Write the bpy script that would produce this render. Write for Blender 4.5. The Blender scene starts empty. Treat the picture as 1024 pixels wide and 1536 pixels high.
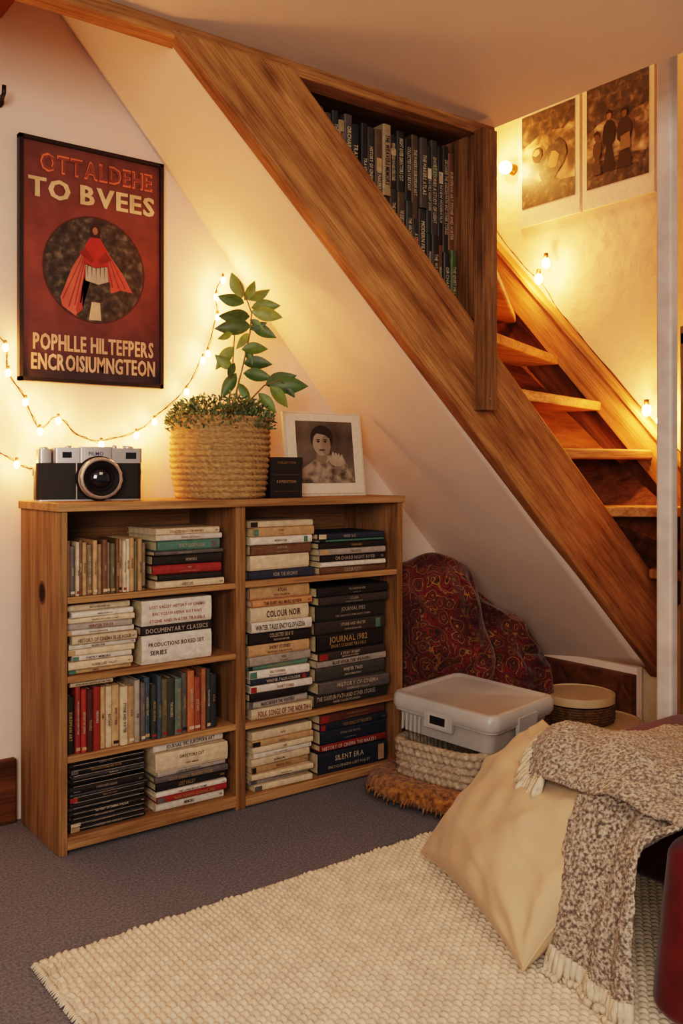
import bpy, math, random
import numpy as np
from mathutils import Vector, Matrix, noise as mnoise
random.seed(7)
sc = bpy.context.scene

def s(r,g,b):
    f=lambda c:(c/255/12.92) if c/255<=.04045 else ((c/255+.055)/1.055)**2.4
    return (f(r),f(g),f(b))

# ------------------------------------------------------------------ materials
def _new(name):
    m=bpy.data.materials.new(name); m.use_nodes=True
    nt=m.node_tree; b=nt.nodes['Principled BSDF']
    return m,nt,b
def _mul(nt,a,b,fac=1.0,mode='MULTIPLY'):
    n=nt.nodes.new('ShaderNodeMix'); n.data_type='RGBA'; n.blend_type=mode
    n.inputs[0].default_value=fac
    nt.links.new(a,n.inputs[6]); nt.links.new(b,n.inputs[7])
    return n.outputs[2]
def mat(name,color=(.5,.5,.5),rough=.6,metal=0,attr=False,ns=15,var=.15,bump=.0,bs=200,trans=0,coat=0,sheen=0,dist=.002,stretch=(1,1,1),emit=None,estr=0,spec=None,detail=4):
    m,nt,b=_new(name)
    tc=nt.nodes.new('ShaderNodeTexCoord')
    mp=nt.nodes.new('ShaderNodeMapping'); mp.inputs['Scale'].default_value=stretch
    nt.links.new(tc.outputs['Object'],mp.inputs[0])
    if attr:
        a=nt.nodes.new('ShaderNodeAttribute'); a.attribute_name='Col'; base=a.outputs['Color']
    else:
        a=nt.nodes.new('ShaderNodeRGB'); a.outputs[0].default_value=(*color,1); base=a.outputs[0]
    n=nt.nodes.new('ShaderNodeTexNoise'); n.inputs['Scale'].default_value=ns; n.inputs['Detail'].default_value=detail
    nt.links.new(mp.outputs[0],n.inputs['Vector'])
    r=nt.nodes.new('ShaderNodeMapRange'); r.inputs[1].default_value=.3; r.inputs[2].default_value=.7
    r.inputs[3].default_value=1-var; r.inputs[4].default_value=1+var*.5
    nt.links.new(n.outputs[0],r.inputs[0])
    cr=nt.nodes.new('ShaderNodeCombineColor')
    for i in range(3): nt.links.new(r.outputs[0],cr.inputs[i])
    nt.links.new(_mul(nt,base,cr.outputs[0]),b.inputs['Base Color'])
    b.inputs['Roughness'].default_value=rough; b.inputs['Metallic'].default_value=metal
    b.inputs['Transmission Weight'].default_value=trans
    b.inputs['Coat Weight'].default_value=coat; b.inputs['Sheen Weight'].default_value=sheen
    if spec is not None: b.inputs['Specular IOR Level'].default_value=spec
    if emit: b.inputs['Emission Color'].default_value=(*emit,1); b.inputs['Emission Strength'].default_value=estr
    if bump>0:
        n2=nt.nodes.new('ShaderNodeTexNoise'); n2.inputs['Scale'].default_value=bs; n2.inputs['Detail'].default_value=5
        nt.links.new(mp.outputs[0],n2.inputs['Vector'])
        bp=nt.nodes.new('ShaderNodeBump'); bp.inputs['Strength'].default_value=bump; bp.inputs['Distance'].default_value=dist
        nt.links.new(n2.outputs[0],bp.inputs['Height']); nt.links.new(bp.outputs[0],b.inputs['Normal'])
    return m
def wood(name,c1,c2,axis='X',rough=.6,knots=.5,sc_=1.0,bump=.3,age=.0):
    m,nt,b=_new(name)
    tc=nt.nodes.new('ShaderNodeTexCoord')
    def mp(al,ac):
        n=nt.nodes.new('ShaderNodeMapping'); v=[ac*sc_]*3; v['XYZ'.index(axis)]=al*sc_
        n.inputs['Scale'].default_value=v; nt.links.new(tc.outputs['Object'],n.inputs[0]); return n.outputs[0]
    n1=nt.nodes.new('ShaderNodeTexNoise'); n1.inputs['Scale'].default_value=2.0; n1.inputs['Detail'].default_value=8; n1.inputs['Distortion'].default_value=.8
    nt.links.new(mp(.9,9),n1.inputs['Vector'])
    ra=nt.nodes.new('ShaderNodeValToRGB'); ra.color_ramp.elements[0].position=.30; ra.color_ramp.elements[1].position=.62
    ra.color_ramp.elements[0].color=(*c2,1); ra.color_ramp.elements[1].color=(*c1,1)
    nt.links.new(n1.outputs[0],ra.inputs[0])
    n2=nt.nodes.new('ShaderNodeTexNoise'); n2.inputs['Scale'].default_value=1; n2.inputs['Detail'].default_value=4
    nt.links.new(mp(6,190),n2.inputs['Vector'])
    r2=nt.nodes.new('ShaderNodeValToRGB'); r2.color_ramp.elements[0].position=.34; r2.color_ramp.elements[1].position=.56
    r2.color_ramp.elements[0].color=(.58,.55,.52,1); r2.color_ramp.elements[1].color=(1,1,1,1)
    nt.links.new(n2.outputs[0],r2.inputs[0])
    c=_mul(nt,ra.outputs[0],r2.outputs[0],.75+.2*age)
    if age>0:
        n4=nt.nodes.new('ShaderNodeTexNoise'); n4.inputs['Scale'].default_value=1.6; n4.inputs['Detail'].default_value=9; n4.inputs['Roughness'].default_value=.7
        nt.links.new(mp(1.6,5),n4.inputs['Vector'])
        r5=nt.nodes.new('ShaderNodeValToRGB'); r5.color_ramp.elements[0].position=.38; r5.color_ramp.elements[1].position=.58
        r5.color_ramp.elements[0].color=(.54,.49,.46,1); r5.color_ramp.elements[1].color=(1,1,1,1)
        nt.links.new(n4.outputs[0],r5.inputs[0]); c=_mul(nt,c,r5.outputs[0],age)
    if knots>0:
        v=nt.nodes.new('ShaderNodeTexVoronoi'); v.inputs['Scale'].default_value=1.0
        nt.links.new(mp(2.6,5.5),v.inputs['Vector'])
        r3=nt.nodes.new('ShaderNodeValToRGB'); r3.color_ramp.elements[0].position=.05; r3.color_ramp.elements[1].position=.19
        r3.color_ramp.elements[0].color=(.14,.09,.06,1); r3.color_ramp.elements[1].color=(1,1,1,1)
        nt.links.new(v.outputs['Distance'],r3.inputs[0])
        c=_mul(nt,c,r3.outputs[0],knots)
    nt.links.new(c,b.inputs['Base Color']); b.inputs['Roughness'].default_value=rough; b.inputs['Specular IOR Level'].default_value=.25
    bp=nt.nodes.new('ShaderNodeBump'); bp.inputs['Strength'].default_value=bump; bp.inputs['Distance'].default_value=.002
    nt.links.new(n2.outputs[0],bp.inputs['Height']); nt.links.new(bp.outputs[0],b.inputs['Normal'])
    return m
def mottled(name,stops,scale,kind='noise',rough=.9,bump=.5,dist=.004,sheen=.2,distort=0,attr=False):
    m,nt,b=_new(name)
    tc=nt.nodes.new('ShaderNodeTexCoord')
    if kind=='noise':
        n=nt.nodes.new('ShaderNodeTexNoise'); n.inputs['Scale'].default_value=scale; n.inputs['Detail'].default_value=6; n.inputs['Distortion'].default_value=distort
        out=n.outputs[0]; nt.links.new(tc.outputs['Object'],n.inputs['Vector'])
    else:
        w=nt.nodes.new('ShaderNodeTexNoise'); w.inputs['Scale'].default_value=scale*.6; w.inputs['Detail'].default_value=3
        nt.links.new(tc.outputs['Object'],w.inputs['Vector'])
        ad=nt.nodes.new('ShaderNodeVectorMath'); ad.operation='MULTIPLY_ADD'; ad.inputs[1].default_value=(distort,)*3
        nt.links.new(w.outputs[1],ad.inputs[0]); nt.links.new(tc.outputs['Object'],ad.inputs[2])
        v=nt.nodes.new('ShaderNodeTexVoronoi'); v.inputs['Scale'].default_value=scale
        nt.links.new(ad.outputs[0],v.inputs['Vector'])
        mm=nt.nodes.new('ShaderNodeMath'); mm.operation='MULTIPLY'; mm.inputs[1].default_value=3.2
        nt.links.new(v.outputs['Distance'],mm.inputs[0])
        fr=nt.nodes.new('ShaderNodeMath'); fr.operation='PINGPONG'; fr.inputs[1].default_value=1.0
        nt.links.new(mm.outputs[0],fr.inputs[0]); out=fr.outputs[0]
    ra=nt.nodes.new('ShaderNodeValToRGB')
    els=ra.color_ramp.elements
    els[0].position=stops[0][0]; els[0].color=(*stops[0][1],1); els[1].position=stops[-1][0]; els[1].color=(*stops[-1][1],1)
    for p,c in stops[1:-1]:
        e=els.new(p); e.color=(*c,1)
    nt.links.new(out,ra.inputs[0]); fin=ra.outputs[0]
    if kind!='noise':
        n3=nt.nodes.new('ShaderNodeTexNoise'); n3.inputs['Scale'].default_value=scale*.35; n3.inputs['Detail'].default_value=5
        nt.links.new(tc.outputs['Object'],n3.inputs['Vector'])
        r4=nt.nodes.new('ShaderNodeValToRGB'); r4.color_ramp.elements[0].position=.4; r4.color_ramp.elements[1].position=.6
        r4.color_ramp.elements[0].color=(.34,.28,.25,1); r4.color_ramp.elements[1].color=(1,1,1,1)
        nt.links.new(n3.outputs[0],r4.inputs[0]); fin=_mul(nt,fin,r4.outputs[0],.9)
    nt.links.new(fin,b.inputs['Base Color'])
    b.inputs['Roughness'].default_value=rough; b.inputs['Sheen Weight'].default_value=sheen
    if bump>0:
        n2=nt.nodes.new('ShaderNodeTexNoise'); n2.inputs['Scale'].default_value=scale*2; nt.links.new(tc.outputs['Object'],n2.inputs['Vector'])
        bp=nt.nodes.new('ShaderNodeBump'); bp.inputs['Strength'].default_value=bump; bp.inputs['Distance'].default_value=dist
        nt.links.new(n2.outputs[0],bp.inputs['Height']); nt.links.new(bp.outputs[0],b.inputs['Normal'])
    return m

M={}
M['plaster']=mat('plaster_cream',s(226,205,190),.88,ns=2.5,var=.06,bump=.35,bs=22,dist=.004)
M['plaster_r']=mat('plaster_rough',s(230,202,166),.88,ns=3,var=.08,bump=.9,bs=12,dist=.014)
M['ceil']=mat('ceiling_paint',s(210,192,178),.9,ns=2,var=.04,bump=.15,bs=40)
M['carpet']=mat('carpet_grey',s(118,120,128),1,ns=160,var=.45,bump=1,bs=350,dist=.004,detail=6)
M['oak']=wood('stringer_pine',s(190,138,90),s(130,90,56),'X',.75,.95,age=.75)
M['oakX']=wood('shelf_wood_x',s(176,138,98),s(136,102,68),'X',.65,.15,age=.25)
M['oakZ']=wood('shelf_wood_z',s(162,126,88),s(120,90,60),'Z',.65,.35,age=.4)
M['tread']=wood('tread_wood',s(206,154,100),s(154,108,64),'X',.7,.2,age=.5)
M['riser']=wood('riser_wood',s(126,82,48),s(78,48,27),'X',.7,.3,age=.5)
M['base']=wood('baseboard_wood',s(122,80,52),s(80,50,32),'X',.5,.1)
M['oldZ']=wood('old_post_wood',s(156,118,82),s(98,70,47),'Z',.75,.6,age=.7)
M['attr']=mat('printed_card',attr=True,rough=.55,ns=60,var=.22,bump=.1,bs=150,dist=.001)
M['paper']=mat('paper_matte',attr=True,rough=.75,ns=90,var=.1)

# ------------------------------------------------------------------ mesh builder
class MB:
    def __init__(s_): s_.v=[];s_.f=[];s_.c=[];s_.m=[]
    def add(s_,vs,fs,col=(1,1,1),mat=0):
        o=len(s_.v); s_.v.extend([tuple(p) for p in vs])
        for f in fs: s_.f.append(tuple(i+o for i in f)); s_.c.append(col); s_.m.append(mat)
    def box(s_,x0,x1,y0,y1,z0,z1,col=(1,1,1),mat=0):
        vs=[(x,y,z) for x in(x0,x1) for y in(y0,y1) for z in(z0,z1)]
        s_.add(vs,[(0,1,3,2),(4,6,7,5),(0,4,5,1),(2,3,7,6),(0,2,6,4),(1,5,7,3)],col,mat)
    def quad(s_,a,b,c,d,col=(1,1,1),mat=0): s_.add([a,b,c,d],[(0,1,2,3)],col,mat)
    def prism(s_,poly,ax,ay,ext,o,col=(1,1,1),mat=0):
        ax,ay,ext,o=Vector(ax),Vector(ay),Vector(ext),Vector(o); n=len(poly)
        a=[o+ax*p[0]+ay*p[1] for p in poly]; b=[p+ext for p in a]
        s_.add(a+b,[tuple(range(n)),tuple(range(2*n-1,n-1,-1))]+[(i,n+i,n+(i+1)%n,(i+1)%n) for i in range(n)],col,mat)
    def disc(s_,c,ax,ay,rx,ry,col,mat=0,n=32,off=0):
        c,ax,ay=Vector(c),Vector(ax),Vector(ay)
        s_.add([c+ax*rx*math.cos(2*math.pi*i/n+off)+ay*ry*math.sin(2*math.pi*i/n+off) for i in range(n)],[tuple(range(n))],col,mat)
    def lathe(s_,prof,c=(0,0,0),n=48,col=(1,1,1),mat=0,axis='Z',sq=0,disp=None,rot=0,sx=1,sy=1):
        vs=[];fs=[]
        for k,(r,z) in enumerate(prof):
            for i in range(n):
                t=2*math.pi*i/n
                ct,st=math.cos(t),math.sin(t)
                if sq: q=(abs(ct)**sq+abs(st)**sq)**(-1/sq)
                else: q=1
                rr=r*q+(disp(k,t,z) if disp and r>0 else 0)
                x,y=rr*ct*sx,rr*st*sy
                x,y=x*math.cos(rot)-y*math.sin(rot),x*math.sin(rot)+y*math.cos(rot)
                p=(x,y,z) if axis=='Z' else (x,-z,y)
                vs.append((c[0]+p[0],c[1]+p[1],c[2]+p[2]))
        for k in range(len(prof)-1):
            for i in range(n):
                j=(i+1)%n; fs.append((k*n+i,k*n+j,(k+1)*n+j,(k+1)*n+i))
        s_.add(vs,fs,col,mat)
    def tube(s_,pts,r,col=(1,1,1),mat=0,n=6,taper=None):
        pts=[Vector(p) for p in pts]; vs=[];fs=[]
        for k,p in enumerate(pts):
            d=(pts[min(k+1,len(pts)-1)]-pts[max(k-1,0)])
            if d.length<1e-9: d=Vector((0,0,1))
            d.normalize(); a=d.cross(Vector((.3,.2,.93))); 
            if a.length<1e-4: a=d.cross(Vector((1,0,0)))
            a.normalize(); b=d.cross(a)
            rr=r if taper is None else r*(1+(taper-1)*k/(len(pts)-1))
            vs+= [p+a*rr*math.cos(2*math.pi*i/n)+b*rr*math.sin(2*math.pi*i/n) for i in range(n)]
        for k in range(len(pts)-1):
            for i in range(n):
                j=(i+1)%n; fs.append((k*n+i,k*n+j,(k+1)*n+j,(k+1)*n+i))
        fs.append(tuple(range(n-1,-1,-1))); fs.append(tuple(range((len(pts)-1)*n,len(pts)*n)))
        s_.add(vs,fs,col,mat)
    def ball(s_,c,r,col=(1,1,1),mat=0,n=10,sx=1,sy=1,sz=1):
        prof=[(max(1e-5,r*math.sin(math.pi*k/n)),-r*math.cos(math.pi*k/n)) for k in range(n+1)]
        vs=[];fs=[];N=n*2
        for rr,z in prof:
            for i in range(N):
                t=2*math.pi*i/N; vs.append((c[0]+rr*math.cos(t)*sx,c[1]+rr*math.sin(t)*sy,c[2]+z*sz))
        for k in range(n):
            for i in range(N):
                j=(i+1)%N; fs.append((k*N+i,k*N+j,(k+1)*N+j,(k+1)*N+i))
        s_.add(vs,fs,col,mat)
    def obj(s_,name,mats,origin=(0,0,0),mw=None,smooth=False,bevel=0,parent=None,auto=None):
        o=Vector(origin); me=bpy.data.meshes.new(name)
        me.from_pydata([(p[0]-o.x,p[1]-o.y,p[2]-o.z) for p in s_.v],[],s_.f)
        for m in mats: me.materials.append(m)
        me.polygons.foreach_set('material_index',s_.m)
        ca=me.color_attributes.new('Col','FLOAT_COLOR','CORNER')
        arr=[]
        for p,c in zip(me.polygons,s_.c): arr+= [c[0],c[1],c[2],1.0]*p.loop_total
        ca.data.foreach_set('color',arr)
        if smooth: me.polygons.foreach_set('use_smooth',[True]*len(me.polygons))
        me.update(); ob=bpy.data.objects.new(name,me); sc.collection.objects.link(ob)
        if mw is not None: ob.matrix_world=mw
        else: ob.location=o
        if bevel:
            b=ob.modifiers.new('bevel','BEVEL'); b.width=bevel; b.segments=2; b.limit_method='ANGLE'; b.angle_limit=.7
        if parent: ob.parent=parent
        if auto:
            me.polygons.foreach_set('use_smooth',[True]*len(me.polygons))
            me.set_sharp_from_angle(angle=auto)
        return ob
def quick(name,x0,x1,y0,y1,z0,z1,m,bevel=0):
    c=((x0+x1)/2,(y0+y1)/2,(z0+z1)/2); b=MB(); b.box(x0,x1,y0,y1,z0,z1); return b.obj(name,[m],origin=c,bevel=bevel)

# ------------------------------------------------------------------ letters
G={}
def glyph(ch):
    if ch in G: return G[ch]
    c=bpy.data.curves.new('t','FONT'); c.body=ch; c.resolution_u=2; c.offset=.022
    o=bpy.data.objects.new('t',c); sc.collection.objects.link(o)
    dg=bpy.context.evaluated_depsgraph_get(); me=bpy.data.meshes.new_from_object(o.evaluated_get(dg))
    vs=[(v.co.x,v.co.y) for v in me.vertices]; fs=[tuple(p.vertices) for p in me.polygons]
    bpy.data.objects.remove(o); bpy.data.curves.remove(c); bpy.data.meshes.remove(me)
    G[ch]=(vs,fs); return G[ch]
def text(mb,st,center,right,up,h,w=None,col=(1,1,1),mat=0,maxw=None,cond=1.0):
    x=0;vs=[];fs=[]
    for ch in st:
        if ch==' ': x+=.3; continue
        gv,gf=glyph(ch)
        if not gv: continue
        mn=min(p[0] for p in gv); mx=max(p[0] for p in gv); o=len(vs)
        vs+=[(x+p[0]-mn,p[1]) for p in gv]; fs+=[tuple(i+o for i in f) for f in gf]; x+=mx-mn+.1
    if not vs: return
    W=x-.1; H=.72; sy=h/H; sx=sy*cond if w is None else w/W
    if maxw and sx*W>maxw: sx=maxw/W
    c,r,u=Vector(center),Vector(right),Vector(up)
    mb.add([c+r*((p[0]-W/2)*sx)+u*((p[1]-H/2)*sy) for p in vs],fs,col,mat)

# ------------------------------------------------------------------ room shell
def zwall(x):
    a,b_=3.40-1.13*x,3.12-x; k=.06
    h=max(k-abs(a-b_),0)/k
    return max(a,b_)+h*h*k*.25
quick('floor',-1.8,3.2,-1.8,3.0,-.1,0,M['carpet'])
b=MB()
b.prism([(-1.8,0),(2.93,0),(2.93,.24),(2.15,1.02),(.82,2.5),(-1.8,2.5)],(1,0,0),(0,0,1),(0,.08,0),(0,2.6,0))
b.obj('wall_back',[M['plaster']])
quick('wall_left',-1.9,-1.8,-1.8,2.68,0,2.5,M['plaster'])
quick('wall_right',3.0,3.1,.9,3.0,0,3.4,M['plaster_r'])
quick('wall_stairwell',2.0,3.0,2.92,3.0,0,3.4,M['plaster_r'])
CZ=2.05
quick('ceiling',-1.8,2.11,-1.8,2.0,CZ,2.3,M['ceil'])
quick('ceiling_stairwell',1.0,3.1,.9,3.0,3.4,3.45,M['ceil'])
quick('ceiling_landing',-1.8,1.0,2.0,2.68,2.5,2.55,M['ceil'])
# soffit, finely subdivided ruled surface (underside) + backing
b=MB(); N=60; K=16; g=[]
for i in range(N+1):
    x=.6+(2.93-.6)*i/N
    zn=2.945-.915*x; zfar=zwall(x); zf2=zfar+(zfar-zn)*.05/.615
    g.append([(x,1.985+(2.65-1.985)*k/K,zn+(zf2-zn)*k/K) for k in range(K+1)])
vs=[p for r in g for p in r]; W_=K+1
b.add(vs,[(i*W_+k,i*W_+k+1,(i+1)*W_+k+1,(i+1)*W_+k) for i in range(N) for k in range(K)])
so_=b.obj('ceiling_slope',[M['plaster']],smooth=True)
sm_=so_.modifiers.new('solid','SOLIDIFY'); sm_.thickness=.035; sm_.offset=-1
me_=so_.data; me_.update()
if me_.polygons[0].normal.z>0: me_.flip_normals()
quick('baseboard_understair',2.862,2.9,2.0,2.6,0,.235,M['base'],.004)
quick('wall_understair',2.9,2.93,2.0,2.6,0,.26,M['plaster'])
quick('baseboard_back',-1.8,.835,2.575,2.6,0,.18,M['base'],.006)
quick('baseboard_left',-1.8,-1.78,-1.8,2.57,0,.18,M['base'],.006)
b=MB(); b.box(2.565,2.605,1.645,1.70,0,2.9)
b.obj('trim_1',[mat('white_gloss',s(220,210,202),.5)],bevel=.008)
quick('wall_nook',2.64,2.72,-1.8,1.645,0,2.9,M['plaster'])
b=MB(); b.box(2.615,2.64,1.2,1.64,0,1.42); b.box(2.605,2.64,1.2,1.64,1.38,1.44); b.box(2.605,2.64,1.54,1.64,0,1.42)
b.obj('trim_2',[M['oldZ']],bevel=.004)

# ------------------------------------------------------------------ stairs
def grainbeam(name,pts,y0,y1,angle,m,bevel=.006,org=None):
    org=org or (pts[0][0],pts[0][1]); c,sn=math.cos(angle),math.sin(angle)
    loc=[((p[0]-org[0])*c-(p[1]-org[1])*sn,(p[0]-org[0])*sn+(p[1]-org[1])*c) for p in pts]
    bb=MB(); bb.prism(loc,(1,0,0),(0,0,1),(0,y1-y0,0),(0,0,0))
    mw=Matrix.Translation((org[0],y0,org[1]))@Matrix.Rotation(angle,4,'Y')
    return bb.obj(name,[m],mw=mw,bevel=bevel)
ang=math.atan(.905)
sp=grainbeam('stair_stringer',[(.995,2.03),(1.345,2.03),(2.985,.565),(2.985,.215)],1.955,2.005,ang,M['oak'],.008)
grainbeam('trim_3',[(-1.8,2.015),(2.11,2.015),(2.11,CZ+.002),(-1.8,CZ+.002)],1.965,2.03,0,M['oak'],.004)
Z=[.43,.63,.857,1.06,1.252,1.45,1.65,1.85,2.05]
LX=[3.13,2.90,2.648,2.416,2.204,1.98,1.77,1.55,1.35]
RY=[1.33,1.55,1.77,1.99,2.22,2.43,2.66,2.87,2.9]
b=MB()
for i in range(1,8):
    L0=Vector((LX[i],2.015,0)); R0=Vector((2.955,RY[i],0))
    if i>=6: L0.x=max(L0.x,2.13)
    d=(R0-L0).normalized(); nrm=Vector((d.y,-d.x,0))
    if i==1: L0=Vector((2.90,1.94,0))
    z=Z[i]; dep=.27 if i<6 else .2
    L1=L0-nrm*dep; R1=R0-nrm*dep
    for q in (L1,R1): q.x=min(q.x,2.96); q.y=min(max(q.y,1.9),2.915)
    if L1.x<2.12: L1.x=max(L1.x,LX[i]-.1)
    F=[L0+nrm*.02,R0+nrm*.02,R1,L1]
    th=.036
    vb=[(p.x,p.y,z-th) for p in F]; vt=[(p.x,p.y,z) for p in F]
    b.add(vb+vt,[(3,2,1,0),(4,5,6,7),(0,1,5,4),(1,2,6,5),(2,3,7,6),(3,0,4,7)],mat=0)
st=b.obj('stair_treads',[M['tread']],bevel=.007)
b=MB()
pts=[]
for i in range(1,9):
    L0=Vector((LX[i],2.02,0)); R0=Vector((2.955,RY[i],0)); d=(R0-L0).normalized(); nrm=Vector((d.y,-d.x,0))
    dd_=.19
    L=L0-nrm*dd_; R=R0-nrm*dd_
    L.y=max(L.y,2.012); R.y=min(R.y,2.90); R.x=2.955; L.x=min(max(L.x,LX[i]-.05),2.94)
    pts.append((Vector((L.x,L.y,Z[i])),Vector((R.x,R.y,Z[i]))))
for k in range(len(pts)-1):
    (a,c),(a2,c2)=pts[k],pts[k+1]
    b.add([a,c,c2,a2,a+Vector((0,.015,-.01)),c+Vector((0,.015,-.01)),c2+Vector((0,.015,-.01)),a2+Vector((0,.015,-.01))],[(0,1,2,3),(7,6,5,4),(0,4,5,1),(2,6,7,3)],mat=0)
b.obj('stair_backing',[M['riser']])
bb=MB(); p0=Vector((2.955,2.9,2.11)); p1=Vector((2.955,1.62,.75)); dv=p1-p0; Ln=dv.length
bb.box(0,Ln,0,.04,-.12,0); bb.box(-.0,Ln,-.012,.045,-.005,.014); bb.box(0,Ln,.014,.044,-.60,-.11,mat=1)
ax=dv.normalized(); ay=Vector((1,0,0)); az=ax.cross(ay); 
if az.z<0: az=-az
mwm=Matrix.Identity(4)
for r in range(3):
    mwm[r][0]=ax[r]; mwm[r][1]=ay[r]; mwm[r][2]=az[r]; mwm[r][3]=p0[r]
bb.obj('wall_stringer',[M['tread'],M['riser']],mw=mwm,bevel=.003)
bb=MB(); zf=lambda x:3.235-.895*x
bb.tube([(2.33,2.01,zf(2.33)+.006),(2.96,2.01,zf(2.96)+.006)],.007,n=8)  # black strip standing in for the dark gap between stringer and treads
bb.obj('gap_strip',[mat('gap_black',s(18,16,15),.4)])
b=MB(); b.box(2.022,2.092,2.0,2.26,1.36,2.015); b.box(2.005,2.066,1.915,1.955,1.165,2.015)
b.box(2.022,2.07,1.935,2.0,1.45,2.012)
for z_ in (1.2,1.62,1.9): b.lathe([(.006,-.002),(.006,.003),(.001,.004)],(2.036,1.915,z_),8,axis='Y')
b.obj('stair_post',[M['oldZ']],bevel=.004)
quick('trim_5',.62,.80,1.9,2.6,2.24,2.4,wood('rafter',s(130,75,35),s(80,42,18),'Y'),.008)

# ------------------------------------------------------------------ books
WORDS="HISTORY OF CINEMA|NIGHT RIVER|THE QUIET HILL|BOTANY|MODERN FILM|ATLAS|MUSIC REVIEW|ECHOES|LOST VALLEY|WINTER TALES|THE ARCHIVE|POETRY|DIRECTORS CUT|NOIR|EUROPEAN ART|THE MAKERS|SHORT STORIES|TRAVELS|COLOUR|BLUE HOUR|PAINTERS|SILENT ERA|ORCHARD|THE WEAVERS|JOURNAL 1982|LANDSCAPE|THE GARDEN PATH AND OTHER STORIES|COLLECTED ESSAYS|A STUDY OF LIGHT|FOLK SONGS OF THE NORTH|ENCYCLOPAEDIA|STONE AND WATER|MEMOIRS|THE LONG ROAD HOME".split('|')
def bk(mb,p,L,T,D,col,up=False,title=None,tcol=(.8,.78,.7),yaw=0,band=None,th=.5,pages=s(206,188,154)):
    p=Vector(p)
    if up: ea,eb=Vector((0,0,1)),Vector((math.cos(yaw),math.sin(yaw),0)); ec=Vector((-math.sin(yaw),math.cos(yaw),0))
    else: ea=Vector((math.cos(yaw),math.sin(yaw),0)); eb=Vector((0,0,1)); ec=Vector((-math.sin(yaw),math.cos(yaw),0))
    cv=min(.0022,T*.12)
    poly=[(0,.004),(.15*T,.0009),(.5*T,0),(.85*T,.0009),(T,.004),(T,D),(T-cv,D),(T-cv,.008),(cv,.008),(cv,D),(0,D)]
    n=len(poly); a=[p+eb*q[0]+ec*q[1] for q in poly]; c=[q+ea*L for q in a]
    mb.add(a+c,[(0,1,2,3,4,7,8),(4,5,6,7),(0,8,9,10)]+[(n+8,n+7,n+4,n+3,n+2,n+1,n),(n+7,n+6,n+5,n+4),(n+10,n+9,n+8,n)]+[(i,n+i,n+(i+1)%n,(i+1)%n) for i in range(n)],col)
    o=p+ea*.003+eb*cv+ec*.008; l,t,d=L-.006,T-2*cv,D-.012
    vs=[o+ea*i*l+eb*j*t+ec*k*d for i in(0,1) for j in(0,1) for k in(0,1)]
    mb.add(vs,[(0,1,3,2),(4,6,7,5),(0,4,5,1),(2,3,7,6),(0,2,6,4),(1,5,7,3)],pages)
    fr=-ec*.0006
    if band:
        for (u0,u1,bc) in band:
            q=p+fr
            mb.add([q+ea*L*u0+eb*T*.12,q+ea*L*u1+eb*T*.12,q+ea*L*u1+eb*T*.88,q+ea*L*u0+eb*T*.88],[(0,1,2,3)],bc)
    if title:
        cn=random.uniform(.5,.9); off=random.uniform(.42,.56)
        cc=p+ea*L*off+eb*T*.5+fr*2
        if T>.024 and not up and random.random()<.75:
            text(mb,title,cc+eb*T*.18,ea,eb,T*th*.55,col=tcol,maxw=L*.8,cond=cn)
            text(mb,random.choice(WORDS)+' '+random.choice(WORDS),cc-eb*T*.22,ea,eb,T*th*.28,col=tcol,maxw=L*.74,cond=cn)
        elif up: text(mb,title,cc,-ea,eb,T*th,col=tcol,maxw=L*.7,cond=cn)
        else:
            tt=title+(' '+random.choice(WORDS) if random.random()<.5 else '')
            text(mb,tt,cc,ea,eb,T*th,col=tcol,maxw=L*.82,cond=cn)
            if random.random()<.4: text(mb,random.choice(['VOL','ART','FB','N4','KM']),p+ea*L*.95+eb*T*.5+fr*2,ea,eb,T*th*.6,col=tcol,maxw=L*.06)
def jit(c,a=.14):
    k=1+random.uniform(-a,a); return tuple(min(1,x*k) for x in c)
CREAM=s(198,178,150);WHITE=s(206,196,184);BLK=s(38,34,34);GRY=s(94,90,90);RED=s(140,50,44);TEAL=s(80,116,104);NAVY=s(44,51,66);BRN=s(104,78,58);TAN=s(172,140,104);OLV=s(98,94,72);ORG=s(164,102,66);BLUE=s(70,86,98);LG=s(154,146,138)
def stack(mb,x0,x1,z0,H,cols,y=2.286,D=.2,th=.4):
    n=len(cols); ts=[random.uniform(.7,1.3) for _ in cols]; 
    for i,c in enumerate(cols):
        if len(c)==2 and isinstance(c[0],tuple): ts[i]*=c[1]
    k=H/sum(ts); z=z0
    for i in range(n-1,-1,-1):
        c=cols[i]; c=c[0] if isinstance(c[0],tuple) else c
        T=ts[i]*k; lum=sum(c)/3
        a=random.uniform(0,.016); bb_=random.uniform(0,.016); w=x1-x0-a-bb_
        tc=random.choice([s(74,62,56),s(100,84,72),s(56,50,48),s(120,70,56)]) if lum>.25 else random.choice([s(168,154,132),s(186,174,158),s(154,128,88),s(146,138,128)])
        band=None
        if random.random()<.4: 
            bc=random.choice([RED,TEAL,BLK,CREAM,GRY,TAN]); u=random.choice([0,.0,.86]); band=[(u,u+random.uniform(.06,.13),bc)]
        bk(mb,(x0+a,y+random.uniform(-.004,.014),z),w,T*.97,D,jit(c),False,random.choice(WORDS) if random.random()<.9 else None,tc,random.uniform(-.05,.05),band,th=max(.25,th+random.uniform(-.14,.14)))
        z+=T
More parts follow.
